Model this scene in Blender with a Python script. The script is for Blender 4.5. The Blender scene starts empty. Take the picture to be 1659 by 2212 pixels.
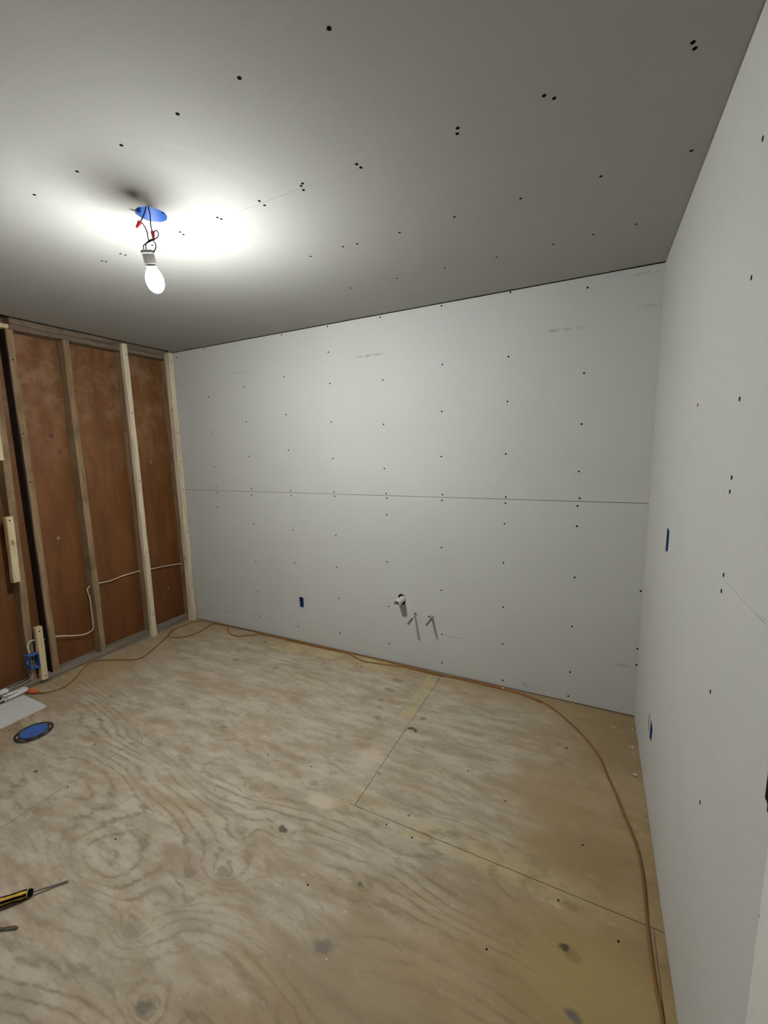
import bpy, bmesh, math, random
from mathutils import Vector, Matrix
random.seed(7)

# ------------------------------------------------------------------ camera
SC = bpy.context.scene
CAM_POS = Vector((3.3154, -2.6122, 1.5586))
F_PX = 906.56
YAW, PITCH, ROLL = -0.4655, -0.1477, -0.0243
fw = Vector((math.sin(YAW)*math.cos(PITCH), math.cos(YAW)*math.cos(PITCH), math.sin(PITCH)))
rt0 = Vector((math.cos(YAW), -math.sin(YAW), 0)); up0 = rt0.cross(fw)
cr, sr = math.cos(ROLL), math.sin(ROLL)
rt = cr*rt0 + sr*up0; up = -sr*rt0 + cr*up0
cam = bpy.data.objects.new('camera', bpy.data.cameras.new('camera'))
SC.collection.objects.link(cam)
cam.matrix_world = Matrix(((rt.x, up.x, -fw.x, CAM_POS.x), (rt.y, up.y, -fw.y, CAM_POS.y), (rt.z, up.z, -fw.z, CAM_POS.z), (0, 0, 0, 1)))
cam.data.sensor_fit = 'HORIZONTAL'; cam.data.sensor_width = 36.0
cam.data.lens = 36.0*F_PX/1659.0
cam.data.clip_start = 0.02
SC.camera = cam

# ------------------------------------------------------------------ world, light, exposure
w = bpy.data.worlds.new('world'); SC.world = w; w.use_nodes = True
w.node_tree.nodes['Background'].inputs[0].default_value = (0.5, 0.55, 0.6, 1)
w.node_tree.nodes['Background'].inputs[1].default_value = 0.02
SC.view_settings.view_transform = 'Standard'; SC.view_settings.look = 'None'
SC.view_settings.exposure = 0.0; SC.view_settings.gamma = 1.0
SC.view_settings.use_curve_mapping = False
BULB_GLOW = 3150.0        # the hanging bulb in view
REAR_WATTS = 5.0         # a second bare bulb behind the photographer
ld = bpy.data.lights.new('rear_bulb_light', 'POINT'); ld.energy = REAR_WATTS; ld.shadow_soft_size = 0.03
ld.color = (1.0, 0.98, 0.95)
lo = bpy.data.objects.new('rear_bulb_light', ld); lo.location = (0.95, -3.05, 2.15); SC.collection.objects.link(lo)
SC.cycles.max_bounces = 6; SC.cycles.diffuse_bounces = 4; SC.cycles.adaptive_threshold = 0.03
SC.cycles.sample_clamp_indirect = 6.0
SC.cycles.use_denoising = True

W, H = 3.584, 2.44
REAR = -5.6

# ------------------------------------------------------------------ shader helpers
class G:
    """small expression builder for node materials"""
    def __init__(s, name):
        s.m = bpy.data.materials.new(name); s.m.use_nodes = True
        s.t = s.m.node_tree; s.n = s.t.nodes; s.l = s.t.links
        s.b = s.n['Principled BSDF']
        s.geo = s.n.new('ShaderNodeNewGeometry')
        s.pos = s.geo.outputs['Position']
    def _in(s, sock, v):
        if isinstance(v, bpy.types.NodeSocket): s.l.new(v, sock)
        elif isinstance(v, (tuple, list)) and len(v) == 3 and sock.type == 'RGBA': sock.default_value = (*v, 1)
        else: sock.default_value = v
    def M(s, op, a, b=None, c=None, clamp=False):
        n = s.n.new('ShaderNodeMath'); n.operation = op; n.use_clamp = clamp
        s._in(n.inputs[0], a)
        if b is not None: s._in(n.inputs[1], b)
        if c is not None: s._in(n.inputs[2], c)
        return n.outputs[0]
    def V(s, op, a, b=None):
        n = s.n.new('ShaderNodeVectorMath'); n.operation = op
        s._in(n.inputs[0], a)
        if b is not None: s._in(n.inputs[1], b)
        return n.outputs['Value'] if op in ('DISTANCE', 'LENGTH', 'DOT_PRODUCT') else n.outputs[0]
    def noise(s, vec, scale, detail=3, rough=0.5, dist=0.0, col=False):
        n = s.n.new('ShaderNodeTexNoise'); s._in(n.inputs['Vector'], vec)
        n.inputs['Scale'].default_value = scale; n.inputs['Detail'].default_value = detail
        n.inputs['Roughness'].default_value = rough; n.inputs['Distortion'].default_value = dist
        return n.outputs['Color'] if col else n.outputs[0]
    def mix(s, f, a, b, mode='MIX'):
        n = s.n.new('ShaderNodeMix'); n.data_type = 'RGBA'; n.blend_type = mode
        s._in(n.inputs[0], f); s._in(n.inputs[6], a); s._in(n.inputs[7], b)
        return n.outputs[2]
    def ramp(s, v, a, b, lo=0.0, hi=1.0):
        n = s.n.new('ShaderNodeMapRange'); n.interpolation_type = 'SMOOTHSTEP'
        s._in(n.inputs[0], v)
        n.inputs[1].default_value = a; n.inputs[2].default_value = b
        n.inputs[3].default_value = lo; n.inputs[4].default_value = hi
        return n.outputs[0]
    def xyz(s, v):
        n = s.n.new('ShaderNodeSeparateXYZ'); s._in(n.inputs[0], v); return n.outputs
    def bump(s, h, strength=0.3, dist=0.002):
        n = s.n.new('ShaderNodeBump'); s._in(n.inputs['Height'], h)
        n.inputs['Strength'].default_value = strength; n.inputs['Distance'].default_value = dist
        s.l.new(n.outputs[0], s.b.inputs['Normal'])
    def out(s, color=None, rough=0.8, metal=0.0, spec=0.3):
        if color is not None: s._in(s.b.inputs['Base Color'], color)
        s._in(s.b.inputs['Roughness'], rough); s._in(s.b.inputs['Metallic'], metal)
        s.b.inputs['Specular IOR Level'].default_value = spec
        return s.m

def flat(name, col, rough=0.6, metal=0.0, var=0.08, scale=30, spec=0.4):
    g = G(name)
    n = g.noise(g.pos, scale, 3)
    c = g.mix(g.ramp(n, 0.3, 0.7), tuple(v*(1-var) for v in col), tuple(min(1, v*(1+var)) for v in col))
    return g.out(c, rough, metal, spec)

def drywall_mat(name, base, marks=()):
    g = G(name)
    n = g.noise(g.pos, 1.3, 4, 0.6); f = g.noise(g.pos, 160, 2)
    c = g.mix(g.ramp(n, 0.3, 0.7), tuple(v*0.975 for v in base), tuple(v*1.02 for v in base))
    c = g.mix(g.ramp(f, 0.35, 0.65, 0, 0.25), c, tuple(v*0.86 for v in base))
    sm = g.noise(g.V('MULTIPLY', g.pos, (1.2, 1.2, 4)), 2.3, 4, 0.7)
    c = g.mix(g.ramp(sm, 0.66, 0.78, 0, 0.22), c, tuple(v*0.86 for v in base))
    if marks:
        p = g.xyz(g.pos); wob = g.noise(g.pos, 9, 3)
        wob = g.M('MULTIPLY_ADD', wob, 0.02, -0.01)
        for (x0, x1, z0, slope, hh, st) in marks:
            dz = g.M('SUBTRACT', g.M('SUBTRACT', p[2], z0), g.M('MULTIPLY', g.M('SUBTRACT', p[0], x0), slope))
            dz = g.M('ABSOLUTE', g.M('ADD', dz, wob))
            a = g.ramp(dz, hh*0.3, hh, 1, 0)
            cx = g.M('ABSOLUTE', g.M('SUBTRACT', p[0], (x0+x1)/2))
            b = g.ramp(cx, (x1-x0)*0.35, (x1-x0)*0.5, 1, 0)
            k = g.ramp(g.noise(g.pos, 25, 3), 0.38, 0.6)
            c = g.mix(g.M('MULTIPLY', g.M('MULTIPLY', a, b), g.M('MULTIPLY', k, st)), c, (0.2, 0.2, 0.2))
    g.bump(g.noise(g.pos, 220, 3), 0.12, 0.001)
    return g.out(c, 0.88, 0, 0.25)

def wood_mat(name, light, dark, axis=2, knots=0.0, scale=1.0, blot=None, rough=0.8):
    g = G(name)
    st = [14, 14, 14]; st[axis] = 0.9
    oi = g.n.new('ShaderNodeObjectInfo')
    off = g.V('ADD', g.pos, g.V('SCALE', oi.outputs['Location'], None)) if False else g.pos
    v = g.V('MULTIPLY', off, tuple(st))
    n = g.noise(v, 3.0*scale, 5, 0.6, 0.6)
    c = g.mix(g.ramp(n, 0.3, 0.68), dark, light)
    fine = [60, 60, 60]; fine[axis] = 4
    f = g.noise(g.V('MULTIPLY', off, tuple(fine)), 4, 3)
    c = g.mix(g.ramp(f, 0.5, 0.75, 0, 0.35), c, tuple(x*0.7 for x in dark))
    if blot:
        b = g.noise(g.pos, 5, 4, 0.6)
        c = g.mix(g.ramp(b, 0.5, 0.72, 0, 0.6), c, blot)
    if knots:
        vk = [9, 9, 9]; vk[axis] = 4.5
        vo = g.n.new('ShaderNodeTexVoronoi'); g._in(vo.inputs['Vector'], g.V('MULTIPLY', g.pos, tuple(vk)))
        vo.inputs['Scale'].default_value = 1.0
        c = g.mix(g.ramp(vo.outputs['Distance'], 0.06, 0.13, knots, 0), c, tuple(x*0.35 for x in dark))
    g.bump(f, 0.3, 0.001)
    return g.out(c, rough, 0, 0.25)

# knots: x, y, radius, darkness, r, g, b, grain push
KNOTS = [
 (2.142,-1.67,.040,.50,.20,.19,.15,2.2),(2.09,-1.801,.022,.40,.22,.17,.15,1.0),(2.011,-1.948,.036,.40,.23,.23,.17,2.4),
 (2.237,-2.053,.028,.70,.12,.11,.085,2.0),(2.608,-1.714,.033,.68,.14,.13,.115,1.6),(2.22,-1.44,.018,.85,.10,.06,.06,1.0),
 (2.062,-1.526,.020,.35,.22,.17,.12,1.2),(1.966,-1.317,.032,.35,.21,.18,.13,1.8),(2.633,-1.503,.014,.7,.08,.10,.08,.8),
 (2.19,-1.186,.026,.35,.25,.19,.13,.5),(2.233,-1.093,.022,.40,.20,.18,.13,.5),(2.219,-1.008,.024,.40,.18,.17,.13,.8),
 (1.87,-1.70,.050,.22,.22,.15,.10,.4),(2.02,-1.735,.030,.45,.18,.12,.09,.6),(2.492,-.512,.022,.75,.11,.10,.10,.4),
 (2.232,-.621,.024,.55,.17,.15,.11,.4),(2.21,-.523,.016,.45,.16,.14,.10,.2),(2.188,-.455,.020,.55,.15,.13,.08,.3),
 (2.174,-.332,.034,.55,.19,.15,.10,.5),(2.183,-.205,.032,.55,.19,.15,.10,.5),(1.473,-1.06,.026,.60,.17,.16,.13,.3),
 (.935,-1.468,.012,.6,.12,.09,.06,.2),(.732,-1.328,.014,.7,.10,.08,.05,.2),(.874,-1.716,.014,.85,.07,.05,.03,.2),
 (1.052,-1.006,.024,.40,.18,.16,.12,.8),(.405,-.515,.030,.30,.22,.18,.13,.3),(.865,-.269,.030,.50,.20,.16,.12,.3),
 (.938,-.13,.020,.65,.13,.11,.06,.2),(.94,-.442,.034,.50,.20,.17,.13,.4),(.70,-.62,.024,.40,.20,.17,.13,.3),
 (3.21,-.418,.022,.55,.20,.17,.16,.4),(3.255,-.437,.010,.95,.02,.02,.02,.1),(3.290,-1.385,.016,.9,.05,.05,.04,.6),
 (3.325,-1.402,.030,.50,.19,.14,.07,.8),(3.332,-1.554,.024,.85,.13,.12,.11,.6),(3.31,-1.256,.026,.55,.24,.16,.08,.2),
 (3.033,-.904,.009,.85,.07,.07,.05,.1),(2.674,-1.161,.010,.8,.07,.06,.04,.1),(2.259,-.799,.028,.30,.23,.19,.14,.3),
 (2.125,-.848,.030,.30,.22,.18,.14,.4),(1.86,-.147,.022,.45,.19,.15,.09,.2),(3.23,-.55,.020,.45,.18,.15,.09,.2),
 (1.30,-.42,.026,.45,.21,.18,.14,.3),(1.50,-.16,.026,.5,.20,.16,.10,.3),(.55,-1.15,.02,.4,.2,.17,.12,.3)]
def plywood_mat():
    g = G('plywood_floor')
    p = g.pos
    sp = g.xyz(p)
    # gentle warp so nothing is a perfect ellipse
    wv = g.noise(p, 9, 3, 0.6, col=True)
    wv = g.V('MULTIPLY', g.V('SUBTRACT', wv, (0.5, 0.5, 0.5)), (0.07, 0.05, 0))
    pw = g.V('ADD', p, wv)
    pk = g.V('MULTIPLY', pw, (0.72, 1.1, 0))           # knots are stretched along X, the grain
    # field whose level lines are the growth rings
    n1 = g.noise(g.V('MULTIPLY', p, (0.42, 1.3, 0)), 1.5, 2, 0.5)
    fld = g.M('MULTIPLY_ADD', sp[1], 15.0, g.M('MULTIPLY', n1, 15.0))
    n2 = g.noise(g.V('MULTIPLY', p, (1.0, 3.0, 0)), 5, 3, 0.6)
    fld = g.M('MULTIPLY_ADD', n2, 1.3, fld)
    big = g.V('DISTANCE', g.V('MULTIPLY', p, (0.55, 1.0, 0)), (1.70*0.55, -1.86, 0))
    fld = g.M('MULTIPLY_ADD', g.M('EXPONENT', g.M('MULTIPLY', g.M('POWER', big, 2), -40.0)), 6.0, fld)
    dark = None; col = None
    base_tot = []
    for (x, y, r, d, cr_, cg, cb, push) in KNOTS:
        di = g.V('DISTANCE', pk, (x*0.72, y*1.1, 0))
        if push >= .5:
            e = g.M('EXPONENT', g.M('MULTIPLY', di, -1.0/(r*1.6)))
            fld = g.M('MULTIPLY_ADD', e, push*2.2, fld)
        base_tot.append((di, r, d, (cr_, cg, cb)))
    s = g.M('SINE', g.M('MULTIPLY', fld, 6.2832))
    line = g.M('POWER', g.M('MULTIPLY_ADD', s, 0.5, 0.5), 4.0)
    # rings show clearly in the front sheets, faint behind
    fmask = g.ramp(sp[1], -1.28, -0.95, 1.0, 0.28)
    gm = g.ramp(g.noise(g.V('MULTIPLY', p, (0.8, 1.6, 0)), 2.4, 3), 0.36, 0.6, 0.28, 1.0)
    brk = g.ramp(g.noise(g.V('MULTIPLY', p, (3, 9, 0)), 6, 3), 0.35, 0.6, 0.35, 1.0)
    line = g.M('MULTIPLY', g.M('MULTIPLY', line, brk), g.M('MULTIPLY', fmask, gm))
    # colours
    tone = g.noise(g.V('MULTIPLY', p, (1.0, 1.8, 0)), 2.2, 5, 0.62)
    wood = g.mix(g.ramp(tone, 0.35, 0.65), (0.30, 0.205, 0.095), (0.40, 0.295, 0.155))
    streak = g.noise(g.V('MULTIPLY', p, (1.2, 11, 0)), 4.5, 5, 0.65, 0.5)
    wood = g.mix(g.ramp(streak, 0.5, 0.75, 0, 0.55), wood, (0.33, 0.215, 0.10))
    dustc = g.mix(g.ramp(g.noise(g.V('MULTIPLY', p, (1.5, 5, 0)), 3, 5, 0.65), 0.35, 0.68), (0.385, 0.335, 0.262), (0.56, 0.51, 0.43))
    # dust is trodden over the middle of the room and missing along the edges
    ex = g.ramp(sp[0], 2.75, 3.5, 1.0, 0.12)
    ey = g.ramp(sp[1], -0.28, -0.02, 1.0, 0.30)
    el = g.ramp(sp[0], 0.0, 0.75, 0.35, 1.0)
    dn = g.ramp(g.noise(g.V('MULTIPLY', p, (1.0, 2.2, 0)), 2.8, 5, 0.65), 0.28, 0.58, 0.45, 1.0)
    fr = g.ramp(g.M('MULTIPLY_ADD', sp[0], 0.8, sp[1]), 0.55, 0.95, 1.0, 1.0)
    bare_shade = g.ramp(g.M('MULTIPLY_ADD', sp[0], 1.0, g.M('MULTIPLY', sp[1], -1.0)), 4.0, 4.6, 1.0, 0.25)  # bare wood tone towards the camera, also painting in the shade there
    dust = g.M('MULTIPLY', g.M('MULTIPLY', g.M('MULTIPLY', ex, ey), g.M('MULTIPLY', el, bare_shade)), dn)  # dust mask, also carrying the shade painted in towards the camera
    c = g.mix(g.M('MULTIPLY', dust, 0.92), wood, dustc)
    # yellow filler bands by the joints
    yb = g.M('MULTIPLY', g.ramp(g.M('ABSOLUTE', g.M('ADD', sp[1], 1.20)), 0.02, 0.10, 1, 0), g.ramp(g.M('ABSOLUTE', g.M('SUBTRACT', sp[0], 2.85)), 0.35, 0.6, 1, 0))
    yc = g.M('MULTIPLY', g.ramp(g.M('ABSOLUTE', g.M('SUBTRACT', sp[0], 2.38)), 0.03, 0.06, 1, 0), g.ramp(sp[1], -0.62, -0.5, 0, 1))
    yw = g.M('MULTIPLY', g.ramp(g.M('ABSOLUTE', g.M('SUBTRACT', sp[0], 1.6)), 0.4, 0.75, 1, 0), g.ramp(sp[1], -0.24, -0.08, 0, 1))
    ym = g.M('MULTIPLY', g.M('MAXIMUM', yw, g.M('MAXIMUM', yb, yc)), g.ramp(g.noise(p, 7, 4, 0.6), 0.36, 0.56, 0.1, 0.55))
    c = g.mix(ym, c, (0.55, 0.46, 0.24))
    # rings and fine grain
    c = g.mix(g.M('MULTIPLY', line, 0.72), c, (0.22, 0.17, 0.11))
    fine = g.noise(g.V('MULTIPLY', p, (2.0, 26, 0)), 9, 4, 0.7)
    c = g.mix(g.ramp(fine, 0.5, 0.8, 0, 0.38), c, (0.26, 0.20, 0.13))
    blot = g.noise(g.V('MULTIPLY', p, (4, 8, 0)), 4, 5, 0.7)
    c = g.mix(g.ramp(blot, 0.52, 0.72, 0, 0.5), c, (0.27, 0.205, 0.145))
    pale = g.noise(g.V('MULTIPLY', g.V('ADD', p, (7, 3, 0)), (3, 6, 0)), 3.3, 4, 0.65)
    c = g.mix(g.ramp(pale, 0.6, 0.78, 0, 0.4), c, (0.66, 0.61, 0.53))
    # patches of reddish brown
    for (x, y, sx, sy, cc, a) in [(1.05,-.75,.30,.10,(.36,.25,.14),.4),(3.2,-.8,.22,.2,(.38,.27,.14),.55),(3.25,-1.05,.16,.08,(.33,.22,.09),.6),
                                  (.35,-1.72,.2,.12,(.34,.22,.11),.6),(.12,-.95,.2,.25,(.40,.28,.13),.6),(1.95,-1.70,.16,.05,(.30,.20,.14),.55),(3.4,-1.48,.3,.2,(.42,.31,.13),.7),
                                  (2.28,-1.25,.09,.05,(.62,.54,.41),.8),(2.35,-.93,.07,.12,(.60,.50,.39),.7),(2.75,-1.75,.3,.15,(.33,.26,.17),.45)]:
        dd = g.V('DISTANCE', g.V('MULTIPLY', pw, (1/sx, 1/sy, 0)), (x/sx, y/sy, 0))
        c = g.mix(g.ramp(dd, 0.35, 1.15, a, 0), c, cc)
    kn_ = g.noise(g.V('MULTIPLY', p, (1, 1.6, 0)), 30, 3, 0.6)
    for (di, r, d, cc) in base_tot:
        dj = g.M('MULTIPLY_ADD', g.M('SUBTRACT', kn_, 0.5), r*1.0, di)
        f = g.ramp(dj, r*0.35, r*1.0, d, 0)
        c = g.mix(f, c, cc)
    g.bump(fine, 0.3, 0.0012)
    return g.out(c, 0.78, 0, 0.25)

def sheathing_mat(low):
    g = G('sheathing_lower' if low else 'sheathing')
    p = g.xyz(g.pos)
    n = g.noise(g.V('MULTIPLY', g.pos, (1, 5, 0.9)), 2.5, 5, 0.6)
    c = g.mix(g.ramp(n, 0.3, 0.7), (0.135, 0.050, 0.014), (0.205, 0.082, 0.026))
    d = g.noise(g.pos, 6, 5, 0.7)
    dm = g.M('MULTIPLY', g.ramp(d, 0.42, 0.66, 0.1, 0.6), g.ramp(p[2], 1.15, 2.1, 0, 1))
    c = g.mix(dm, c, (0.31, 0.19, 0.105))
    sp = g.noise(g.V('MULTIPLY', g.pos, (1, 3, 1)), 14, 4, 0.7)
    c = g.mix(g.ramp(sp, 0.62, 0.74, 0, 0.5), c, (0.10, 0.035, 0.012))
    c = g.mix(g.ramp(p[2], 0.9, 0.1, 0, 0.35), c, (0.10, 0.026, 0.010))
    for (y, z, r, cc) in [(-.987,.975,.014,(.42,.26,.12)),(-.16,.331,.013,(.25,.15,.08)),(-.943,1.708,.02,(.10,.035,.02)),(-.90,1.60,.018,(.12,.04,.02)),
                          (-.70,1.56,.012,(.1,.03,.015)),(-.50,1.30,.014,(.1,.035,.02)),(-.21,1.50,.014,(.36,.18,.07))]:
        dd = g.V('DISTANCE', g.V('MULTIPLY', g.pos, (0, 1, .8)), (0, y, z*.8))
        c = g.mix(g.ramp(dd, r*.5, r, .8, 0), c, cc)
    g.bump(n, 0.15, 0.001)
    return g.out(c, 0.55, 0, 0.35)

M = {}
M['wall'] = drywall_mat('drywall_paper', (0.61, 0.62, 0.605), marks=[(.60, .85, 2.197, 0, .008, .35), (1.80, 2.055, 2.189, 0, .009, .5), (3.03, 3.25, 2.186, 0, .012, .4),
    (3.43, 3.57, 2.40, 0, .008, .35), (3.47, 3.58, 2.24, 0, .012, .3), (3.44, 3.56, .30, 0, .012, .3), (2.45, 2.58, .285, 0, .004, .7), (1.16, 1.33, .297, -.03, .004, .6), (2.95, 3.08, .055, 0, .02, .35)])
M['wall2'] = drywall_mat('drywall_paper_side', (0.62, 0.63, 0.615))
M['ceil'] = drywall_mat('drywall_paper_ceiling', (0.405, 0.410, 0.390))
M['pale'] = drywall_mat('rough_pale_drywall', (0.80, 0.80, 0.77))
M['framing'] = wood_mat('dark_framing', (0.12, 0.09, 0.06), (0.07, 0.05, 0.035))
M['oldwood'] = wood_mat('old_stud_wood', (0.34, 0.235, 0.135), (0.20, 0.13, 0.07), blot=(0.15, 0.10, 0.06))
M['oldwood_y'] = wood_mat('old_plate_wood', (0.24, 0.185, 0.13), (0.13, 0.095, 0.065), axis=1, blot=(0.10, 0.07, 0.05))
M['sole'] = wood_mat('dusty_sole_plate_wood', (0.29, 0.25, 0.20), (0.17, 0.14, 0.105), axis=1)
M['newwood'] = wood_mat('new_pine', (0.82, 0.73, 0.57), (0.64, 0.53, 0.37), knots=0.85)
M['newwood2'] = wood_mat('pine_offcut', (0.76, 0.64, 0.43), (0.58, 0.45, 0.27), knots=0.7)
M['side_shade'] = flat('painted_side_shade', (0.022, 0.011, 0.007), 0.9)  # near-black colour for the painted shade on one stud side
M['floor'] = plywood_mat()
M['sheath'] = sheathing_mat(False)
M['screw'] = flat('black_screw', (0.004, 0.004, 0.004), 0.9, spec=0.05)
M['blue'] = flat('blue_box_plastic', (0.035, 0.13, 0.42), 0.45)
M['blue_dark'] = flat('blue_box_plastic_deep', (0.018, 0.075, 0.27), 0.55)
M['blue_lid'] = flat('blue_cap_plastic', (0.045, 0.13, 0.42), 0.5)
M['black'] = flat('black_plastic', (0.005, 0.005, 0.005), 0.85, spec=0.08)
M['ringmat'] = flat('dark_ring_plastic', (0.03, 0.024, 0.022), 0.5)
M['pvc'] = flat('white_pvc', (0.78, 0.78, 0.72), 0.4)
M['pipe'] = flat('grey_brown_pipe', (0.19, 0.165, 0.14), 0.5)
M['pipe_cap'] = flat('pale_pipe_collar', (0.52, 0.49, 0.44), 0.5)
M['cable'] = flat('white_cable', (0.74, 0.66, 0.54), 0.5)
M['grey_cable'] = flat('grey_cable', (0.09, 0.08, 0.07), 0.5)
M['grey_cable2'] = flat('pale_grey_cable', (0.34, 0.31, 0.27), 0.5)
M['cord'] = flat('brown_orange_cord', (0.25, 0.115, 0.028), 0.55)
M['orange'] = flat('orange_plug', (0.55, 0.13, 0.03), 0.5)
M['white'] = flat('white_plastic', (0.80, 0.80, 0.79), 0.4)
M['yellow'] = flat('yellow_handle', (0.62, 0.36, 0.035), 0.45)
M['steel'] = flat('steel_shaft', (0.42, 0.41, 0.40), 0.28, 1.0)
M['chrome'] = flat('chrome_tool', (0.80, 0.79, 0.78), 0.15, 1.0)
M['red'] = flat('red_wire_nut', (0.62, 0.035, 0.05), 0.4)
M['wire'] = flat('dark_wire', (0.014, 0.013, 0.013), 0.8, spec=0.05)
M['socket'] = flat('porcelain_socket', (0.62, 0.62, 0.60), 0.4)
M['fl_base'] = flat('worn_grey_ring', (0.30, 0.27, 0.24), 0.6)
M['boardface'] = flat('plasterboard_offcut', (0.66, 0.67, 0.66), 0.85, scale=90)
M['debris'] = flat('plaster_crumb', (0.60, 0.57, 0.50), 0.9)
gg = G('glowing_globe')
# the diodes sit on a plate facing the tip, so the diffuser is dim at its neck and bright towards the tip
ax_ = g0 = gg.V('DOT_PRODUCT', gg.V('SUBTRACT', gg.pos, (1.8511, -1.5303, 2.2812)), tuple(Vector((-0.1066, 0.2799, -0.9541)).normalized()))
gg.b.inputs['Emission Color'].default_value = (1.0, 1.0, 0.965, 1)
gg.l.new(gg.M('MULTIPLY', gg.ramp(ax_, 0.080, 0.131, 0.03, 1.0), BULB_GLOW), gg.b.inputs['Emission Strength'])
M['globe'] = gg.out((0.9, 0.9, 0.9), 0.4)

# ------------------------------------------------------------------ mesh helpers
def obj(name, bm, mat, parent=None, smooth=False, loc=None):
    me = bpy.data.meshes.new(name)
    bmesh.ops.recalc_face_normals(bm, faces=bm.faces[:])
    bm.to_mesh(me); bm.free()
    me.materials.append(mat)
    if smooth:
        for p_ in me.polygons: p_.use_smooth = True
    o = bpy.data.objects.new(name, me); SC.collection.objects.link(o)
    if loc is not None: o.location = loc
    if parent: o.parent = parent
    return o
def tag(o, label=None, cat=None, group=None, kind=None):
    for k, v in (('label', label), ('category', cat), ('group', group), ('kind', kind)):
        if v: o[k] = v
    return o
def empty(name, loc=(0, 0, 0)):
    o = bpy.data.objects.new(name, None); SC.collection.objects.link(o); o.location = loc; o.empty_display_size = .05
    return o
def box_bm(x0, x1, y0, y1, z0, z1, bevel=0.0, bm=None):
    own = bm is None
    bm = bm or bmesh.new()
    vs = [bm.verts.new((x, y, z)) for x in (x0, x1) for y in (y0, y1) for z in (z0, z1)]
    fs = [(0,1,3,2),(4,6,7,5),(0,4,5,1),(2,3,7,6),(0,2,6,4),(1,5,7,3)]
    nf = [bm.faces.new([vs[i] for i in f]) for f in fs]
    if bevel:
        es = list({e for f in nf for e in f.edges})
        bmesh.ops.bevel(bm, geom=es, offset=bevel, segments=2, affect='EDGES')
    return bm
def slab_bm(outline, holes, T, thick):
    """flat sheet from a 2D outline with holes; T maps (u,v,w) to xyz"""
    bm = bmesh.new(); loops = []
    es = []
    for poly in [outline]+list(holes):
        vs = [bm.verts.new((u, v, 0)) for u, v in poly]
        es += [bm.edges.new((vs[i], vs[(i+1) % len(vs)])) for i in range(len(vs))]
    bmesh.ops.triangle_fill(bm, use_beauty=True, edges=es, normal=(0, 0, 1))
    r = bmesh.ops.extrude_face_region(bm, geom=bm.faces[:])
    for v in [g_ for g_ in r['geom'] if isinstance(g_, bmesh.types.BMVert)]: v.co.z = thick
    for v in bm.verts: v.co = Vector(T(*v.co))
    return bm
def circ(cx, cy, r, n=24, ph=0):
    return [(cx+r*math.cos(ph+2*math.pi*i/n), cy+r*math.sin(ph+2*math.pi*i/n)) for i in range(n)]
def rect(a, b, c, d): return [(a, c), (b, c), (b, d), (a, d)]
def tube_bm(pts, r, n=8, bm=None, flatz=1.0, caps=True):
    bm = bm or bmesh.new(); P = [Vector(p_) for p_ in pts]; rings = []; prev = None
    for i, p_ in enumerate(P):
        t = (P[min(i+1, len(P)-1)]-P[max(i-1, 0)]).normalized()
        a = Vector((0, 0, 1)) if abs(t.z) < .95 else Vector((1, 0, 0))
        if prev is not None:
            s = prev - t*prev.dot(t)
            if s.length > 1e-6: s.normalize()
            else: s = t.cross(a).normalized()
        else: s = t.cross(a).normalized()
        prev = s; q = s.cross(t)
        rr = r[i] if isinstance(r, (list, tuple)) else r
        rings.append([bm.verts.new(p_+(s*math.cos(2*math.pi*k/n)+q*math.sin(2*math.pi*k/n)*flatz)*rr) for k in range(n)])
    for a, b in zip(rings, rings[1:]):
        for k in range(n): bm.faces.new((a[k], a[(k+1) % n], b[(k+1) % n], b[k]))
    if caps:
        bm.faces.new(rings[0][::-1]); bm.faces.new(rings[-1])
    return bm
def smooth_path(pts, sub=5):
    P = [Vector(p_) for p_ in pts]; out = []
    for i in range(len(P)-1):
        p0, p1, p2, p3 = P[max(i-1, 0)], P[i], P[i+1], P[min(i+2, len(P)-1)]
        for k in range(sub):
            t = k/sub
            out.append(0.5*((2*p1)+(-p0+p2)*t+(2*p0-5*p1+4*p2-p3)*t*t+(-p0+3*p1-3*p2+p3)*t**3))
    out.append(P[-1]); return out
def lathe_bm(origin, axis, prof, n=24, bm=None, caps=True):
    """prof: (t, r) along axis"""
    bm = bm or bmesh.new(); ax = Vector(axis).normalized()
    a = Vector((0, 0, 1)) if abs(ax.z) < .9 else Vector((1, 0, 0))
    s = ax.cross(a).normalized(); q = ax.cross(s); rings = []
    for t, r in prof:
        c = Vector(origin)+ax*t
        rings.append([bm.verts.new(c+(s*math.cos(2*math.pi*k/n)+q*math.sin(2*math.pi*k/n))*max(r, 1e-4)) for k in range(n)])
    for A, B in zip(rings, rings[1:]):
        for k in range(n): bm.faces.new((A[k], A[(k+1) % n], B[(k+1) % n], B[k]))
    if caps: bm.faces.new(rings[0]); bm.faces.new(rings[-1][::-1])
    return bm
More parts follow.
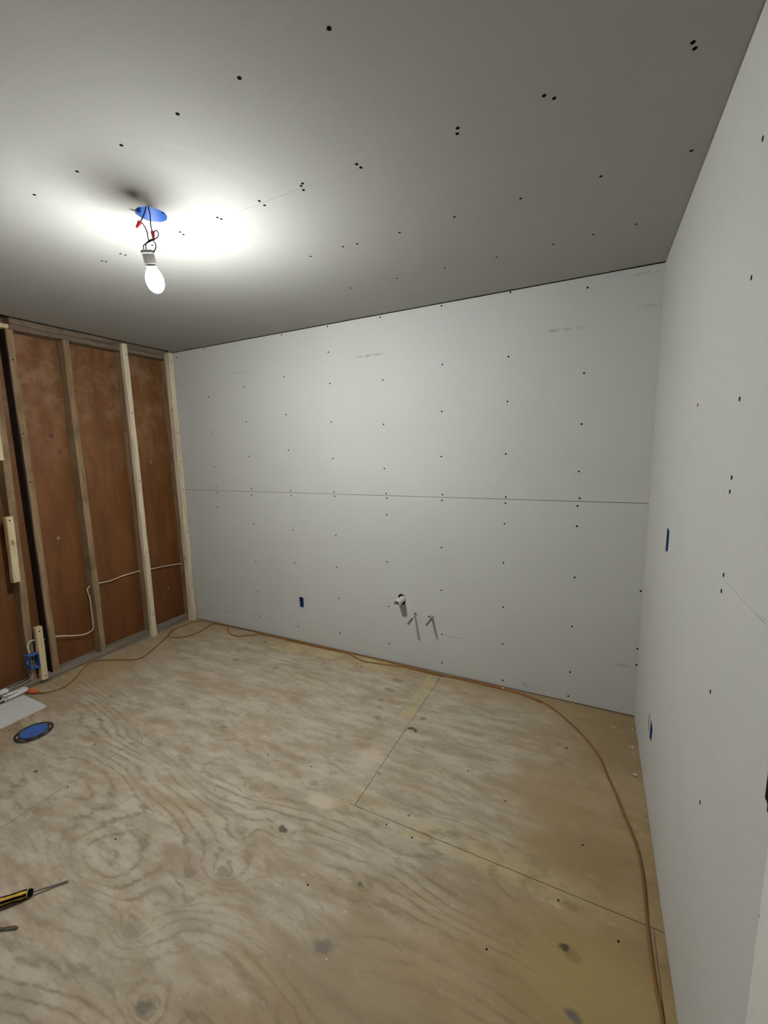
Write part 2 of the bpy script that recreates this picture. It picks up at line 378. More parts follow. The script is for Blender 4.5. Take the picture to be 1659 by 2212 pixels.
def beam_bm(axis, a0, a1, u0, u1, v0, v1, segs=10, jit=0.0012, ch=0.003, lean=(0, 0), seed=0):
    """sawn timber: chamfered section, edges a little uneven. axis 2: u=x v=y; axis 1: u=x v=z. lean shifts u,v at the low end"""
    rnd = random.Random(seed); bm = bmesh.new(); rings = []
    sec = [(u0+ch, v0), (u1-ch, v0), (u1, v0+ch), (u1, v1-ch), (u1-ch, v1), (u0+ch, v1), (u0, v1-ch), (u0, v0+ch)]
    for i in range(segs+1):
        t = i/segs; a = a0+(a1-a0)*t
        du = lean[0]*(1-t); dv = lean[1]*(1-t); ring = []
        bow = math.sin(t*3.1)*jit
        for (u, v) in sec:
            uu = u+du+rnd.uniform(-jit, jit)*.5; vv = v+dv+bow+rnd.uniform(-jit, jit)
            ring.append(bm.verts.new((uu, vv, a) if axis == 2 else (uu, a, vv)))
        rings.append(ring)
    for A, B in zip(rings, rings[1:]):
        for k in range(8): bm.faces.new((A[k], A[(k+1) % 8], B[(k+1) % 8], B[k]))
    bm.faces.new(rings[0]); bm.faces.new(rings[-1])
    return bm

# ------------------------------------------------------------------ floor
floor = tag(obj('floor', box_bm(-.35, W+.1, REAR-.1, .12, -.14, -.07), M['framing']), kind='structure')
TZ = lambda u, v, w_: (u, v, -w_)
g_ = .0014
void = [(2.4318,-.640),(2.437,-.622),(2.452,-.610),(2.478,-.617),(2.494,-.634),(2.489,-.648),(2.463,-.632),(2.450,-.636)]
sheets = [
 ([(-.17, -1.21), (2.40, -1.21), (2.40, -1.21+g_), (2.43-g_, -1.21+g_), (2.43-g_, -.60), (2.338-.0008, -.60), (2.338-.0008, .02), (1.8135, .02), (1.8120, -.37), (1.8105, -.37), (1.8105, .02), (-.17, .02)], []),
 (rect(2.338+.0008, 2.43-g_, -.598, .02), []),
 ([(2.43+g_, -1.21+g_), (3.60, -1.21+g_), (3.60, .02), (2.43+g_, .02), (2.43+g_, -.608)]+[], [[(x+.004, y) for x, y in void]]),
 (rect(-.17, 1.1155-g_, -2.43, -1.21), []),
 ([(1.1155+g_, -2.43), (3.553, -2.43), (3.553, -1.21-g_), (2.40, -1.21-g_), (2.40, -1.21), (1.1155+g_, -1.21)], []),
 (rect(3.5545, 3.60, -2.43, -1.21-g_), []),
 (rect(-.17, 2.2, REAR, -2.432), []), (rect(2.202, 3.60, REAR, -2.432), []),
]
for outl, hol in sheets:
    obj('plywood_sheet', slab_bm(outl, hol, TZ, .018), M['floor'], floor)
# screw heads sunk in the floor
sb = bmesh.new(); lathe_bm((0, 0, 0), (0, 0, 1), [(-.004, .0036), (.0004, .0036), (.0007, .0020)], 10, sb)
fs0 = obj('screw', sb, M['screw'], floor, loc=(2.116, -1.10, 0.0002))
def copies(o, locs, rot=None):
    for L_ in locs:
        c = o.copy(); c.location = L_
        SC.collection.objects.link(c); c.parent = o.parent
FLOOR_SCREWS = [(1.86,-1.13),(2.60,-1.235),(2.72,-1.245),(3.27,-1.25),(3.45,-1.30),(3.08,-1.50),(1.13,-1.70),(1.135,-1.33),(2.45,-.16),(2.445,-1.00),(3.34,-.99),(1.62,-1.77),(2.45,-1.58),(2.83,-.80)]
copies(fs0, [(x, y, .0002) for x, y in FLOOR_SCREWS])

# ------------------------------------------------------------------ back wall
wb = tag(obj('wall_back', box_bm(-.35, W+.2, .09, .14, -.02, H+.15), M['framing']), kind='structure')
TY = lambda u, v, w_: (u, w_, v)
SEAM = 1.2405
hole1 = circ(2.127, .497, .030, 20)
hole1 = [(x, z*1.0 + (.012 if z > .497 else -.010)) for x, z in hole1]
out1 = [(1.206,.391),(1.253,.389),(1.2545,.298),(1.209,.301)]
s1 = (2.230, .404); s2 = (2.357, .400)
obj('drywall_sheet', slab_bm(rect(-.030, W+.002, .007, SEAM-.0016), [hole1, out1, circ(*s1, .011, 10), circ(*s2, .012, 10), circ(2.333, .403, .008, 10)], TY, .0127), M['wall'], wb)
obj('drywall_sheet', slab_bm(rect(-.030, W+.002, SEAM+.0016, 2.434), [], TY, .0127), M['wall'], wb)
BW = [(0.025,2.394),(0.364,2.422),(0.367,1.093),(0.367,1.741),(0.368,0.135),(0.371,1.265),(0.371,1.446),(0.372,2.033),(0.377,1.222),(0.769,0.638),(0.77,0.154),(0.77,0.375),(0.773,2.082),(0.775,1.808),(0.777,0.969),(0.777,1.53),(0.779,1.213),(0.779,1.265),(1.184,1.841),(1.184,2.12),(1.185,0.67),(1.186,0.132),(1.186,2.422),(1.187,0.943),(1.187,1.571),(1.189,1.258),(1.19,1.217),(1.588,0.678),(1.592,0.148),(1.592,0.431),(1.592,0.926),(1.592,1.257),(1.593,1.503),(1.593,2.25),(1.594,1.766),(1.594,2.035),(1.594,2.422),(1.595,1.224),(2.01,2.421),(2.014,1.428),(2.016,1.728),(2.019,0.764),(2.019,2.02),(2.02,0.145),(2.021,0.431),(2.023,1.105),(2.024,1.255),(2.029,1.222),(2.424,0.606),(2.425,0.081),(2.425,0.29),(2.426,0.903),(2.427,1.505),(2.43,1.219),(2.432,1.789),(2.432,2.422),(2.434,1.258),(2.436,2.076),(2.832,0.839),(2.834,1.088),(2.834,1.515),(2.835,0.549),(2.836,0.3),(2.837,1.216),(2.838,1.822),(2.839,1.253),(2.839,2.076),(2.841,0.049),(2.843,2.427),(3.234,0.039),(3.238,0.489),(3.238,1.41),(3.239,0.198),(3.239,1.214),(3.24,0.792),(3.24,1.097),(3.241,1.672),(3.241,2.38),(3.242,1.944),(3.248,1.259),(3.574,0.754),(3.577,0.416),(3.578,0.32)]
def screw_proto(normal, parent, loc, r=.0048):
    b = bmesh.new()
    lathe_bm((0, 0, 0), normal, [(-.003, r), (.0005, r), (.0009, r*.55)], 10, b)
    return obj('screw', b, M['screw'], parent, loc=loc)
p0 = screw_proto((0, -1, 0), wb, (BW[0][0], 0, BW[0][1]), .0054)
copies(p0, [(x, 0, z) for x, z in BW[1:]])

# ------------------------------------------------------------------ right wall
wr = tag(obj('wall_right', box_bm(W+.10, W+.15, REAR-.1, .14, -.02, H+.15), M['framing']), kind='structure')
TX = lambda u, v, w_: (W+w_, u, v)
EDGE = -1.857
sw = [(-.652,1.229),(-.700,1.226),(-.712,1.215),(-.710,1.143),(-.655,1.128),(-.648,1.134)]
ou = [(-.545,.362),(-.60,.375),(-.668,.368),(-.672,.360),(-.665,.308),(-.60,.262),(-.548,.275)]
obj('drywall_sheet', slab_bm([(EDGE+.003, .004), (-.0015, .004), (-.0015, 1.2542), (-1.43, 1.2542), (-1.50, 1.2534), (EDGE+.003, 1.2530)], [ou, sw], TX, .0127), M['wall2'], wr)
obj('drywall_sheet', slab_bm(rect(EDGE+.003, -.0015, 1.2542, 2.437), [], TX, .0127), M['wall2'], wr)
pale = obj('drywall_sheet', slab_bm(rect(EDGE-1.2, EDGE-.001, .004, 2.437), [], lambda u, v, w_: (W-.006+w_, u, v), .018), M['pale'], wr)
pale['label'] = 'paler rough drywall edge at the right'
obj('drywall_sheet', slab_bm(rect(REAR, EDGE-1.202, .004, 2.437), [], TX, .0127), M['wall2'], wr)
RW = [(-1.468,1.264),(-1.463,1.225),(-1.454,.975),(-1.443,2.147),(-1.458,1.886),(-1.459,1.646),(-1.456,1.48),(-1.453,1.449),(-1.458,.684),(-1.845,.804),(-1.04,1.668)]
p1 = screw_proto((-1, 0, 0), wr, (W, *RW[0]), .0052)
copies(p1, [(W, y, z) for y, z in RW[1:]])

# ------------------------------------------------------------------ wall behind the camera
wf = tag(obj('wall_front', box_bm(-.35, W+.2, REAR-.14, REAR-.09, -.02, H+.15), M['framing']), kind='structure')
obj('drywall_sheet', slab_bm(rect(-.16, W, .007, 1.239), [], lambda u, v, w_: (u, REAR-w_, v), .0127), M['wall2'], wf)
obj('drywall_sheet', slab_bm(rect(-.16, W, 1.242, 2.436), [], lambda u, v, w_: (u, REAR-w_, v), .0127), M['wall2'], wf)

# ------------------------------------------------------------------ ceiling
ce = tag(obj('ceiling', box_bm(-.35, W+.2, REAR-.1, .14, H+.115, H+.17), M['framing']), kind='structure')
TC = lambda u, v, w_: (u, v, H+w_)
BX, BY = 1.806, -1.465
hol = [(x+random.uniform(-.002, .002), y+random.uniform(-.002, .002)) for x, y in circ(BX, BY, .0535, 28)]
CS = -1.3255
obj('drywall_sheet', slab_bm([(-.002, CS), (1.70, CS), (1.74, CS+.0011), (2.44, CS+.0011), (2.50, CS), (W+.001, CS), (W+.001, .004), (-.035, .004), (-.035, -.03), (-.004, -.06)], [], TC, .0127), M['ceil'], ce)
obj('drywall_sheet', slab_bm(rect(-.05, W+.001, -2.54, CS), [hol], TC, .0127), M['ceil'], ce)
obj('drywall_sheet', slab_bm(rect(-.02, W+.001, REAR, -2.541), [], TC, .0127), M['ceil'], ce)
CL = [(1.265,-1.331),(1.273,-1.319),(1.405,-1.333),(1.411,-1.315),(1.578,-1.731),(1.595,-1.315),(1.783,-1.311),(1.788,-1.331),(1.83,-1.73),(2.0,-1.334),(2.004,-1.319),(2.06,-1.734),(2.077,-0.481),(2.112,-0.9),(2.209,-1.309),(2.211,-1.338),(2.289,-0.905),(2.298,-1.734),(2.349,-0.474),(2.356,-0.897),(2.386,-1.314),(2.393,-1.336),(2.405,-1.344),(2.519,-1.737),(2.555,-0.894),(2.607,-0.468),(2.61,-1.34),(2.614,-1.32),(2.773,-1.736),(2.789,-0.897),(2.86,-0.461),(2.925,-1.314),(2.932,-1.334),(3.035,-0.898),(3.109,-0.464),(3.159,-1.335),(3.181,-1.314),(3.268,-0.472),(3.292,-0.898),(3.425,-0.48),(3.47,-1.329),(3.477,-1.309),(3.538,-0.901)]
p2 = screw_proto((0, 0, -1), ce, (*CL[0], H), .0052)
copies(p2, [(x, y, H) for x, y in CL[1:]])

# ------------------------------------------------------------------ left wall: open studs over old sheathing
wl = tag(obj('wall_left', box_bm(-.35, -.30, REAR-.1, .14, -.02, H+.15), M['framing']), kind='structure')
def panel(y0, y1, z0, z1, x=-.17):
    o = obj('sheathing_panel', box_bm(x-.008, x, y0, y1, z0, z1, .0015), M['sheath'], wl); return o
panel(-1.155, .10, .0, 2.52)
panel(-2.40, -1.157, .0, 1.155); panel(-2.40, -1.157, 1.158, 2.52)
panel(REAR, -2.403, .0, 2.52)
old = [(-.835, -.792, (0, -.015)), (-.420, -.382, (0, -.01)), (-.024, .014, (0, 0)), (-1.160, -1.120, (0, -.015)), (-1.257, -1.217, (0, -.055)),
       (-1.66, -1.62, (0, 0)), (-2.07, -2.03, (0, 0)), (-2.48, -2.44, (0, 0)), (-2.89, -2.85, (0, 0)), (-3.3, -3.26, (0, 0)), (-3.7, -3.66, (0, 0)), (-4.1, -4.06, (0, 0))]
for i, (y0, y1, ln) in enumerate(old):
    obj('stud', beam_bm(2, .040, 2.378, -.1695, -.08, y0, y1, 14, .0022, .004, ln, i+3), M['oldwood'], wl)
tp = obj('side_shade_strip', beam_bm(2, .040, 2.378, -.169, -.084, -1.165, -1.161, 3, 0, .0005, (0, -.016), 1), M['side_shade'], wl)  # thin dark strip put in as the shade on this stud's side
tp['label'] = 'dark strip painting the shade on the side of the stud'
obj('top_plate', beam_bm(1, -1.14, .0, -.1695, -.079, 2.379, 2.413, 12, .0015, .003, seed=20), M['oldwood_y'], wl)
o = obj('top_plate', beam_bm(1, REAR, -1.142, -.1695, -.077, 2.382, 2.407, 12, .0015, .003, seed=21), M['newwood2'], wl); o['label'] = 'paler length of top plate'
obj('top_plate', beam_bm(1, -1.13, .0, -.1695, -.086, 2.415, 2.50, 12, .0015, .003, seed=22), M['oldwood_y'], wl)
obj('sole_plate', beam_bm(1, REAR, -.003, -.1695, -.08, .001, .039, 24, .0015, .003, seed=23), M['sole'], wl)
o = obj('furring_strip', beam_bm(2, .002, 2.432, -.0785, -.036, -.434, -.392, 16, .0018, .0055, (0, -.012), 31), M['newwood'], wl); o['label'] = 'pale new pine strip over an old stud'
o = obj('furring_strip', beam_bm(2, .002, 2.431, -.0785, -.016, -.047, -.003, 16, .0018, .0055, (0, -.006), 32), M['newwood'], wl); o['label'] = 'pale new pine strip in the corner'
blk = [(-1.257, -1.219, .036, .412), (-1.325, -1.285, .757, 1.188), (-1.325, -1.284, 1.549, 1.93)]
for i, (y0, y1, z0, z1) in enumerate(blk):
    o = obj('nailing_block', beam_bm(2, z0, z1, -.0785, -.036, y0, y1, 5, .0012, .004, (0, (-.008, -.012, 0)[i]), 40+i), M['newwood2'], wl)
    o['label'] = ('short pine block by the floor', 'short pine block at mid height', 'pine block high on the stud')[i]
nb = bmesh.new(); lathe_bm((0, 0, 0), (1, 0, 0), [(-.003, .0045), (.0006, .0045), (.0009, .002)], 8, nb)
n0 = obj('screw', nb, M['screw'], wl, loc=(-.0355, -1.240, .385))
copies(n0, [(-.0355, -1.243, .06), (-.0355, -1.307, 1.165), (-.0355, -.41, 2.35), (-.0355, -.412, 1.9), (-.0355, -.416, 1.35), (-.0355, -.42, .75), (-.0355, -.422, .2),
            (-.0155, -.022, 2.36), (-.0155, -.025, 1.75), (-.0155, -.026, 1.5), (-.0155, -.027, 1.24), (-.0155, -.027, .85), (-.0155, -.028, .35),
            (-.079, -1.142, 2.19), (-.079, -1.145, 1.72), (-.079, -1.148, 1.40)])

# ------------------------------------------------------------------ cable in the left wall
cab = [(-.15,.012,.531),(-.15,-.17,.553),(-.15,-.296,.562),(-.15,-.407,.575),(-.15,-.57,.573),(-.145,-.676,.563),(-.130,-.76,.573),(-.125,-.802,.575),(-.125,-.840,.574),(-.125,-.858,.563),(-.125,-.866,.547),(-.125,-.862,.515),(-.125,-.855,.48),(-.125,-.856,.418),(-.125,-.856,.376),
       (-.125,-.856,.313),(-.125,-.857,.261),(-.125,-.860,.237),(-.125,-.872,.222),(-.125,-.898,.215),(-.125,-.933,.215),(-.125,-1.01,.238),(-.125,-1.099,.272),(-.125,-1.15,.280),(-.12,-1.21,.292),(-.095,-1.25,.312),(-.072,-1.268,.325),(-.068,-1.286,.327),(-.068,-1.300,.312),(-.068,-1.304,.285),(-.068,-1.300,.243)]
tag(obj('electrical_cable', tube_bm(smooth_path(cab, 5), .0042, 8), M['cable'], smooth=True), 'white flat electrical cable threaded through the studs of the left wall', 'cable')

# ------------------------------------------------------------------ outlet boxes
def gang_box(name, origin, face, out, label, w_=.052, h_=.094, d_=.06, t=.0028, cat='outlet box', mat='blue_dark'):
    """open box; face = direction along its width, out = the open side"""
    root = empty(name, origin)
    F_, O_ = Vector(face), Vector(out); Z = Vector((0, 0, 1))
    bm = bmesh.new()
    def add(u0, u1, v0, v1, w0, w1):
        b = box_bm(u0, u1, v0, v1, w0, w1)
        for v in b.verts:
            c = v.co.copy(); v.co = F_*c.x + Z*c.y + O_*c.z
        tmp = bpy.data.meshes.new('tmp'); b.to_mesh(tmp); b.free(); bm.from_mesh(tmp); bpy.data.meshes.remove(tmp)
    add(-w_/2, w_/2, -h_/2, h_/2, -d_, -d_+t)
    add(-w_/2, -w_/2+t, -h_/2, h_/2, -d_+t, 0); add(w_/2-t, w_/2, -h_/2, h_/2, -d_+t, 0)
    add(-w_/2+t, w_/2-t, -h_/2, -h_/2+t, -d_+t, 0); add(-w_/2+t, w_/2-t, h_/2-t, h_/2, -d_+t, 0)
    obj('box_shell', bm, M[mat], root)
    for s in (1, -1):
        b = bmesh.new(); b = lathe_bm(F_*0+Z*s*(h_/2-.008)+O_*(-.014), O_, [(0, .005), (.012, .005), (.012, .002), (.006, .0015)], 10)
        obj('screw_boss', b, M[mat], root)
    tag(root, label, cat)
    return root
gb = gang_box('outlet_box', (-.036, -1.289, .186), (0, -1, 0), (1, 0, 0), 'blue plastic outlet box fixed to the short block beside the floor, open at the front', w_=.054, h_=.098, d_=.068, mat='blue')
o = obj('paper_label', box_bm(-.045, -.028, -.0280, -.0274, -.015, .012), M['white'], gb)
for s in (1, -1):
    obj('wire', tube_bm(smooth_path([(-.06, -.004*s, .01*s), (-.04, .006*s, .02*s), (-.025, -.002*s, .012*s), (-.02, .004, .004*s)], 4), .0012, 6), M['wire'], gb, True)
b1 = gang_box('outlet_box', (1.231, .012, .345), (1, 0, 0), (0, -1, 0), 'blue outlet box recessed low in the back wall drywall, left of the drain pipe', w_=.052, h_=.098, d_=.06)
obj('wire', tube_bm(smooth_path([(.006, .05, .044), (.010, .03, .025), (.012, .016, .012), (.019, .012, -.006), (.018, .010, -.016)], 4), .0022, 6), M['cable'], b1, True)
gang_box('switch_box', (W+.0005, -.681, 1.179), (0, 1, 0), (-1, 0, 0), 'blue switch box recessed at chest height in the right wall', w_=.056, h_=.092, d_=.06, cat='switch box')
b3 = gang_box('outlet_box', (W+.0005, -.634, .323), (0, 1, 0), (-1, 0, 0), 'blue outlet box behind a torn opening low in the right wall', w_=.056, h_=.080, d_=.05)
obj('paper_flap', slab_bm([(.036, .032), (.080, .036), (.078, -.035), (.040, -.048)], [], lambda u, v, w_: (.002+w_+(.1*abs(u-.08)), u, v), .001), M['wall2'], b3)

# ------------------------------------------------------------------ pipes on the back wall
dr = empty('drain_pipe', (2.127, .03, .497))
pb = bmesh.new(); A0 = Vector((0, 0, .0)); ax = Vector((.0, -1, .005)).normalized()
prof = [(0, .0235), (.118, .0235), (.1205, .0225), (.1205, .0205), (.118, .0195), (.01, .0195)]
lathe_bm((0, 0, 0), ax, prof, 28, pb, caps=False)
obj('pipe_body', pb, M['pvc'], dr, True); 
obj('pipe_plug', lathe_bm((0, 0, 0), ax, [(.02, .0194), (.024, .0194)], 20), M['pipe'], dr)
tag(dr, 'white plastic drain pipe stub sticking out of the back wall', 'pipe')
st = empty('water_pipe', (2.230, .03, .403))
d1 = Vector((-.005, -.150, -.025))
obj('pipe_body', lathe_bm((0, 0, 0), d1, [(0, .0058), (.085, .0058)], 14), M['pipe_cap'], st, True)
obj('pipe_sleeve', lathe_bm((0, 0, 0), d1, [(.083, .0058), (.085, .0078), (.150, .0078), (.152, .006)], 14), M['pipe'], st, True)
tag(st, 'longer thin grey water pipe stub nearest the white drain pipe', 'pipe')
st = empty('water_pipe', (2.357, .03, .400))
d2 = Vector((-.004, -.132, -.012))
obj('pipe_body', lathe_bm((0, 0, 0), d2, [(0, .0072), (.134, .0072), (.136, .006)], 14), M['pipe'], st, True)
obj('pipe_collar', lathe_bm(Vector((0, 0, 0))+d2.normalized()*.028, d2, [(0, .0100), (.010, .0100), (.014, .0074)], 14), M['pipe_cap'], st, True)
tag(st, 'shorter thicker water pipe stub with pale collar, right of the other', 'pipe')

# ------------------------------------------------------------------ hanging bulb and ceiling box
cb = empty('ceiling_box', (BX, BY, H))
b = lathe_bm((0, 0, 0), (0, 0, 1), [(.0015, .0525), (.050, .0510), (.052, .0495), (.052, .0001)], 32, caps=False)
lathe_bm((0, 0, 0), (0, 0, 1), [(.0015, .0525), (.0015, .0500), (.0495, .0485), (.0495, .0001)], 32, b, caps=False)
obj('box_shell', b, M['blue_dark'], cb, True)
for a in (.6, .6+math.pi):
    obj('screw_boss', lathe_bm((math.cos(a)*.043, math.sin(a)*.043, .003), (0, 0, 1), [(0, .006), (.046, .006)], 12), M['blue_dark'], cb)
tag(cb, 'round blue electrical box set into the ceiling above the hanging bulb', 'electrical box')
lamp = empty('hanging_bulb', (BX, BY, H))
R_ = lambda pts: [Vector(p_)-Vector((BX, BY, H)) for p_ in pts]
w1a = [(1.7877,-1.4654,2.4836),(1.7897,-1.4732,2.4647),(1.7925,-1.4836,2.4398),(1.7920,-1.4941,2.4182),(1.7906,-1.5024,2.4023)]
w1b = [(1.7920,-1.5032,2.3992),(1.7971,-1.5011,2.3982),(1.8117,-1.5019,2.3810),(1.8254,-1.5052,2.3594),(1.8391,-1.5130,2.3290),(1.8456,-1.5119,2.3244),(1.8550,-1.5073,2.3241),(1.8673,-1.5076,2.3104),(1.8736,-1.5118,2.2954),(1.8735,-1.5197,2.2791),(1.8719,-1.5234,2.2733)]
w2a = [(1.7925,-1.4630,2.4834),(1.7981,-1.4690,2.4645),(1.8114,-1.4757,2.4362),(1.8215,-1.4838,2.4082),(1.8304,-1.4911,2.3836),(1.8436,-1.4969,2.3574)]
w2b = [(1.8452,-1.4961,2.3574),(1.8490,-1.4917,2.3624),(1.8549,-1.4880,2.3641),(1.8659,-1.4895,2.3493),(1.8639,-1.4985,2.3328),(1.8473,-1.5101,2.3264),(1.8384,-1.5206,2.3141),(1.8407,-1.5267,2.2992),(1.8501,-1.5328,2.2768)]
w2c = [(1.8606,-1.5023,2.3284),(1.8489,-1.5117,2.3213),(1.8388,-1.5211,2.3126),(1.8323,-1.5287,2.3039),(1.8345,-1.5327,2.2934),(1.8439,-1.5359,2.2770)]
for p_ in (w1a, w1b, w2a, w2b, w2c):
    obj('wire', tube_bm(smooth_path(R_(p_), 5), .0018, 6), M['wire'], lamp, True)
for a, b_ in (((1.7892,-1.5032,2.4024), (1.7853,-1.5162,2.3793)), ((1.8440,-1.4963,2.3583), (1.8567,-1.5047,2.3276))):
    a, b_ = R_([a])[0], R_([b_])[0]; L_ = (b_-a).length
    obj('wire_nut', lathe_bm(a, b_-a, [(0, .0066), (L_*.12, .0070), (L_*.2, .0062), (L_*.85, .0042), (L_, .0034)], 12), M['red'], lamp)
S = R_([(1.8511, -1.5303, 2.2812)])[0]; U = Vector((-0.1066, 0.2799, -0.9541)).normalized()
obj('socket', lathe_bm(S, U, [(-.002, .020), (0, .0225), (.007, .0225), (.010, .0195), (.040, .0195), (.043, .0188), (.043, .015), (.02, .014)], 28), M['socket'], lamp)
obj('bulb_base', lathe_bm(S, U, [(.030, .0130), (.0455, .0132), (.047, .0195), (.0495, .0195), (.0505, .0165), (.060, .0204)], 28), M['white'], lamp, True)
obj('bulb_globe', lathe_bm(S, U, [(.0600, .0204), (.066, .0230), (.074, .0266), (.083, .0290), (.092, .0300), (.101, .0297), (.110, .0276), (.119, .0238), (.127, .0178), (.1325, .0097), (.135, .0001)], 28, caps=False), M['globe'], lamp, True)
tag(lamp, 'lit white bulb in a grey socket hanging by two wires from the ceiling', 'light bulb')

# ------------------------------------------------------------------ black cover on the right wall
b = box_bm(-.0025, 0, -.038, .038, -.058, .058)
es = [e for e in b.edges if abs(e.verts[0].co.x-e.verts[1].co.x) > .002]
bmesh.ops.bevel(b, geom=es, offset=.012, segments=5, affect='EDGES')
blk_ = empty('wall_plate', (W-.0062, -1.873, 1.055))
obj('plate', b, M['black'], blk_)
obj('slot', box_bm(-.0035, -.0026, -.012, .012, -.03, .03, .0003), M['ringmat'], blk_)
tag(blk_, 'black plate with rounded corners on the right wall at the picture edge', 'wall plate')

# ------------------------------------------------------------------ toilet flange
fl = empty('floor_flange', (.510, -1.560, 0))
holes = []
for k in range(8):
    a0 = k*math.pi/4+.15; a1 = a0+.46
    inner = [(.0695*math.cos(a), .0695*math.sin(a)) for a in (a0, (a0+a1)/2, a1)]
    outer = [(.0785*math.cos(a), .0785*math.sin(a)) for a in (a1, (a0+a1)/2, a0)]
    holes.append(inner+outer)
obj('ring', slab_bm(circ(0, 0, .090, 48), holes, lambda u, v, w_: (u, v, .009-w_), .0014), M['ringmat'], fl)
obj('ring_base', lathe_bm((0, 0, 0), (0, 0, 1), [(.0003, .088), (.0068, .088)], 40), M['fl_base'], fl)
obj('collar', lathe_bm((0, 0, 0), (0, 0, 1), [(.0068, .067), (.013, .0655), (.013, .060)], 40), M['ringmat'], fl, True)
obj('test_cap', lathe_bm((0, 0, 0), (0, 0, 1), [(.004, .0625), (.0135, .0625), (.0165, .060), (.0168, .052), (.0155, .050), (.0155, .02), (.0162, .012), (.0162, .0001)], 40), M['blue_lid'], fl)
tag(fl, 'black slotted toilet flange with a round blue cap, in the plywood floor', 'flange')

# ------------------------------------------------------------------ plasterboard offcut on the floor
b = box_bm(0.0, .286, -1.90, -1.393, .0005, .0125, .0012)
tag(obj('drywall_offcut', b, M['boardface']), 'white rectangular drywall offcut lying on the floor at the left edge', 'drywall scrap')

# ------------------------------------------------------------------ extension cord
A_ = [(-.012,-1.360,.014),(.048,-1.338,.006),(.108,-1.299,.0048),(.134,-1.215,.0048),(.068,-1.108,.0048),(-.030,-1.002,.0048),(-.050,-.911,.0048),(.076,-.835,.0048),(.22,-.763,.0048),(.218,-.675,.0048),(.143,-.526,.0048),(.07,-.386,.0048),(.003,-.272,.0048),(.000,-.167,.0048),(.03,-.065,.0048),(.12,-.016,.0048),(.319,-.014,.0048),(.765,-.014,.0048),(1.167,-.013,.0048),(1.612,-.010,.0048),(1.857,-.010,.0048),(2.132,-.014,.0048),(2.42,-.024,.0048),(2.574,-.012,.0048),(2.733,-.012,.0048),(2.915,-.022,.0048),(3.031,-.045,.0048),(3.145,-.103,.0048),(3.265,-.223,.0048),(3.344,-.329,.0048),(3.399,-.432,.0048),(3.435,-.559,.0048),(3.471,-.681,.0048),(3.496,-.782,.0048),(3.516,-.856,.0048),(3.531,-.936,.0048),(3.538,-1.031,.0048),(3.537,-1.152,.0048),(3.535,-1.244,.0048),(3.537,-1.325,.0048),(3.541,-1.396,.0048),(3.548,-1.480,.0048),(3.55,-1.75,.0048),(3.50,-2.2,.0048),(3.3,-2.9,.0048)]
B_ = [(.000,-.270,.012),(.02,-.325,.008),(.06,-.375,.0048),(.144,-.384,.0048),(.221,-.33,.0048),(.255,-.225,.0048),(.234,-.106,.0048),(.235,-.045,.010),(.303,-.026,.0048),(.408,-.028,.0048),(.455,-.081,.0048),(.55,-.133,.0048),(.644,-.136,.0048),(.736,-.075,.0048),(.835,-.026,.0048),(1.178,-.030,.0048),(1.451,-.027,.0048),(1.657,-.024,.0048),(1.754,-.05,.0048),(1.84,-.077,.0048),(1.951,-.065,.0048),(2.071,-.045,.0048),(2.174,-.030,.0048),(2.362,-.040,.0048),(2.529,-.026,.0048),(2.761,-.028,.0048),(2.97,-.040,.0048),(3.086,-.082,.0048)]
cr_root = empty('extension_cord', (0, 0, 0))
bm = tube_bm(smooth_path(A_, 5), .0046, 8); tube_bm(smooth_path(B_, 5), .0046, 8, bm)
obj('cord', bm, M['cord'], cr_root, True)
pd = (Vector((-.012, -1.360, .014))-Vector((.05, -1.338, .010))).normalized()
obj('plug', lathe_bm(Vector((.048, -1.341, .018)), pd, [(-.020, .006), (0, .011), (.012, .0165), (.050, .0165), (.055, .012)], 14), M['orange'], cr_root, True)
tag(cr_root, 'orange brown extension cord looping along the base of the walls', 'cord')

# white tap with its cord, and the plugs in it
tap = empty('power_tap', (-.03, -1.402, .0))
b = box_bm(-.036, .030, -.085, .045, .006, .046, .007)
for v in b.verts: v.co.x *= 1-.25*(v.co.y > 0.03)
obj('tap_body', b, M['white'], tap, True)
for yy in (-.06, -.025, .01):
    obj('outlet_slot', box_bm(-.010, .006, yy-.003, yy-.001, .0455, .0466), M['black'], tap)
obj('tap_cord', tube_bm(smooth_path([(.004, -.080, .026), (.008, -.12, .022), (.006, -.18, .018), (-.02, -.26, .016), (-.03, -.42, .006)], 5), .006, 8), M['white'], tap, True)
tag(tap, 'white three-way power tap with the orange plug in its end', 'power tap')
pl = empty('plug_adapter', (-.062, -1.475, .039))
b = box_bm(-.020, .018, -.030, .030, .001, .036, .007); obj('adapter_body', b, M['white'], pl, True)
obj('adapter_prongs', box_bm(-.004, .004, .030, .042, .012, .022), M['steel'], pl)
tag(pl, 'small white plug lying on the sole plate behind the white tap', 'plug')
pk_ = empty('power_plug', (-.085, -1.535, .039))
obj('plug_body', box_bm(-.018, .016, -.026, .024, .001, .028, .007), M['black'], pk_, True)
obj('plug_cord', tube_bm(smooth_path([(0, -.02, .014), (0, -.07, .012), (-.01, -.20, .006)], 4), .0045, 8), M['black'], pk_, True)
tag(pk_, 'black plug at the left edge of the picture on the sole plate', 'plug')
gc = [((-.085,-1.305,.14),(-.09,-1.31,.10),(-.10,-1.33,.06),(-.11,-1.37,.047),(-.12,-1.45,.046),(-.11,-1.55,.046),(-.10,-1.75,.045)),
      ((-.07,-1.295,.14),(-.075,-1.295,.10),(-.08,-1.31,.065),(-.09,-1.35,.048),(-.10,-1.42,.046),(-.09,-1.50,.046),(-.085,-1.75,.045))]
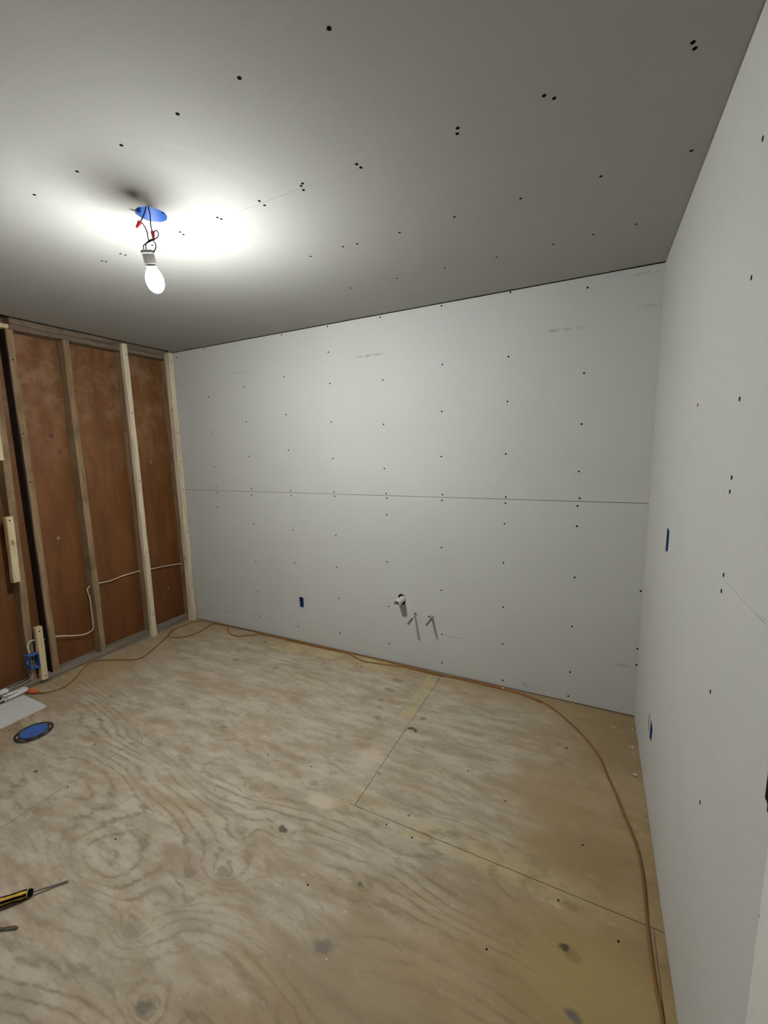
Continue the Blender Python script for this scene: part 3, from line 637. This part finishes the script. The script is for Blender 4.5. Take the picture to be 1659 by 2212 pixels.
for i, p_ in enumerate(gc):
    tag(obj('wall_cable', tube_bm(smooth_path(p_, 5), .0055 if i == 0 else .0042, 8), M['grey_cable'] if i == 0 else M['grey_cable2'], smooth=True),
        ('grey cable running from under the blue outlet box along the sole plate', 'pale cable running beside the grey one on the sole plate')[i], 'cable')

# ------------------------------------------------------------------ tools on the floor
sd = empty('screwdriver', (1.573, -2.037, .0155))
tip = Vector((1.636, -1.951, .004))-Vector((1.573, -2.037, .0155)); D = tip.normalized(); L_ = tip.length
b = bmesh.new(); lathe_bm((0, 0, 0), D, [(-.01, .0036), (L_*.74, .0036), (L_*.80, .0042), (L_*.97, .0044), (L_, .003)], 12, b)
obj('shaft', b, M['steel'], sd)
obj('collar', lathe_bm((0, 0, 0), D, [(-.013, .0085), (-.010, .0125), (-.004, .0125), (.002, .0095), (.004, .006)], 20), M['black'], sd, True)
obj('handle', lathe_bm((0, 0, 0), -D, [(.008, .0095), (.016, .0125), (.030, .0138), (.048, .0122), (.075, .0128), (.100, .0150), (.112, .0135), (.117, .009)], 20), M['yellow'], sd, True)
side = D.cross(Vector((0, 0, 1))).normalized()
for k, an in enumerate((0.5, 1.95, 3.2, 4.5, 5.7)):
    off = side*math.cos(an)*.0084+side.cross(D)*math.sin(an)*.0084
    pts = [off*f - D*t for t, f in ((.014, 1.0), (.030, 1.12), (.048, .98), (.075, 1.02), (.100, 1.2), (.110, 1.0))]
    obj('grip_pad', tube_bm(smooth_path(pts, 3), .0058, 8), M['black'], sd, True)
tag(sd, 'yellow and black handled screwdriver lying on the floor at the left edge', 'screwdriver')
nd = empty('driver_bit', (1.606, -2.143, .0055))
t2 = (Vector((1.655, -2.114, 0))-Vector((1.606, -2.143, 0))).normalized()
obj('bit_shaft', lathe_bm(t2*-.05, t2, [(0, .0052), (.055, .0052), (.058, .0040), (.068, .0040), (.070, .0054), (.100, .0054), (.103, .0042)], 6), M['chrome'], nd)
obj('bit_tip', lathe_bm(t2*.053, t2, [(0, .0034), (.004, .0026)], 10), M['steel'], nd)
tag(nd, 'short shiny steel driver bit on the floor below the screwdriver', 'driver bit')

# ------------------------------------------------------------------ crumbs of plaster
crumbs = [(2.845, -.016, .011), (2.47, -.014, .010), (3.555, -.30, .012), (3.552, -.50, .013), (2.62, -1.60, .004), (2.64, -1.74, .004), (3.565, -.13, .007)]
CRUMB_AT = ['at the foot of the back wall, right of the strip', 'at the foot of the back wall beside the plywood joint', 'by the right wall, just past the torn outlet opening',
            'by the right wall, nearest the camera of those there', 'on open floor below the greenish knot', 'on open floor beside the large grey knot', 'nearest the back right corner of the room']
for i, (x, y, r) in enumerate(crumbs):
    b = bmesh.new(); bmesh.ops.create_icosphere(b, subdivisions=1, radius=r)
    rnd = random.Random(i)
    for v in b.verts: v.co *= rnd.uniform(.7, 1.1); v.co.z *= .5
    zmin = min(v.co.z for v in b.verts)
    for v in b.verts: v.co.z -= zmin
    tag(obj('plaster_crumb', b, M['debris'], loc=(x, y, .0003)), 'small pale crumb of plaster '+CRUMB_AT[i], 'debris', 'plaster crumbs on the floor')
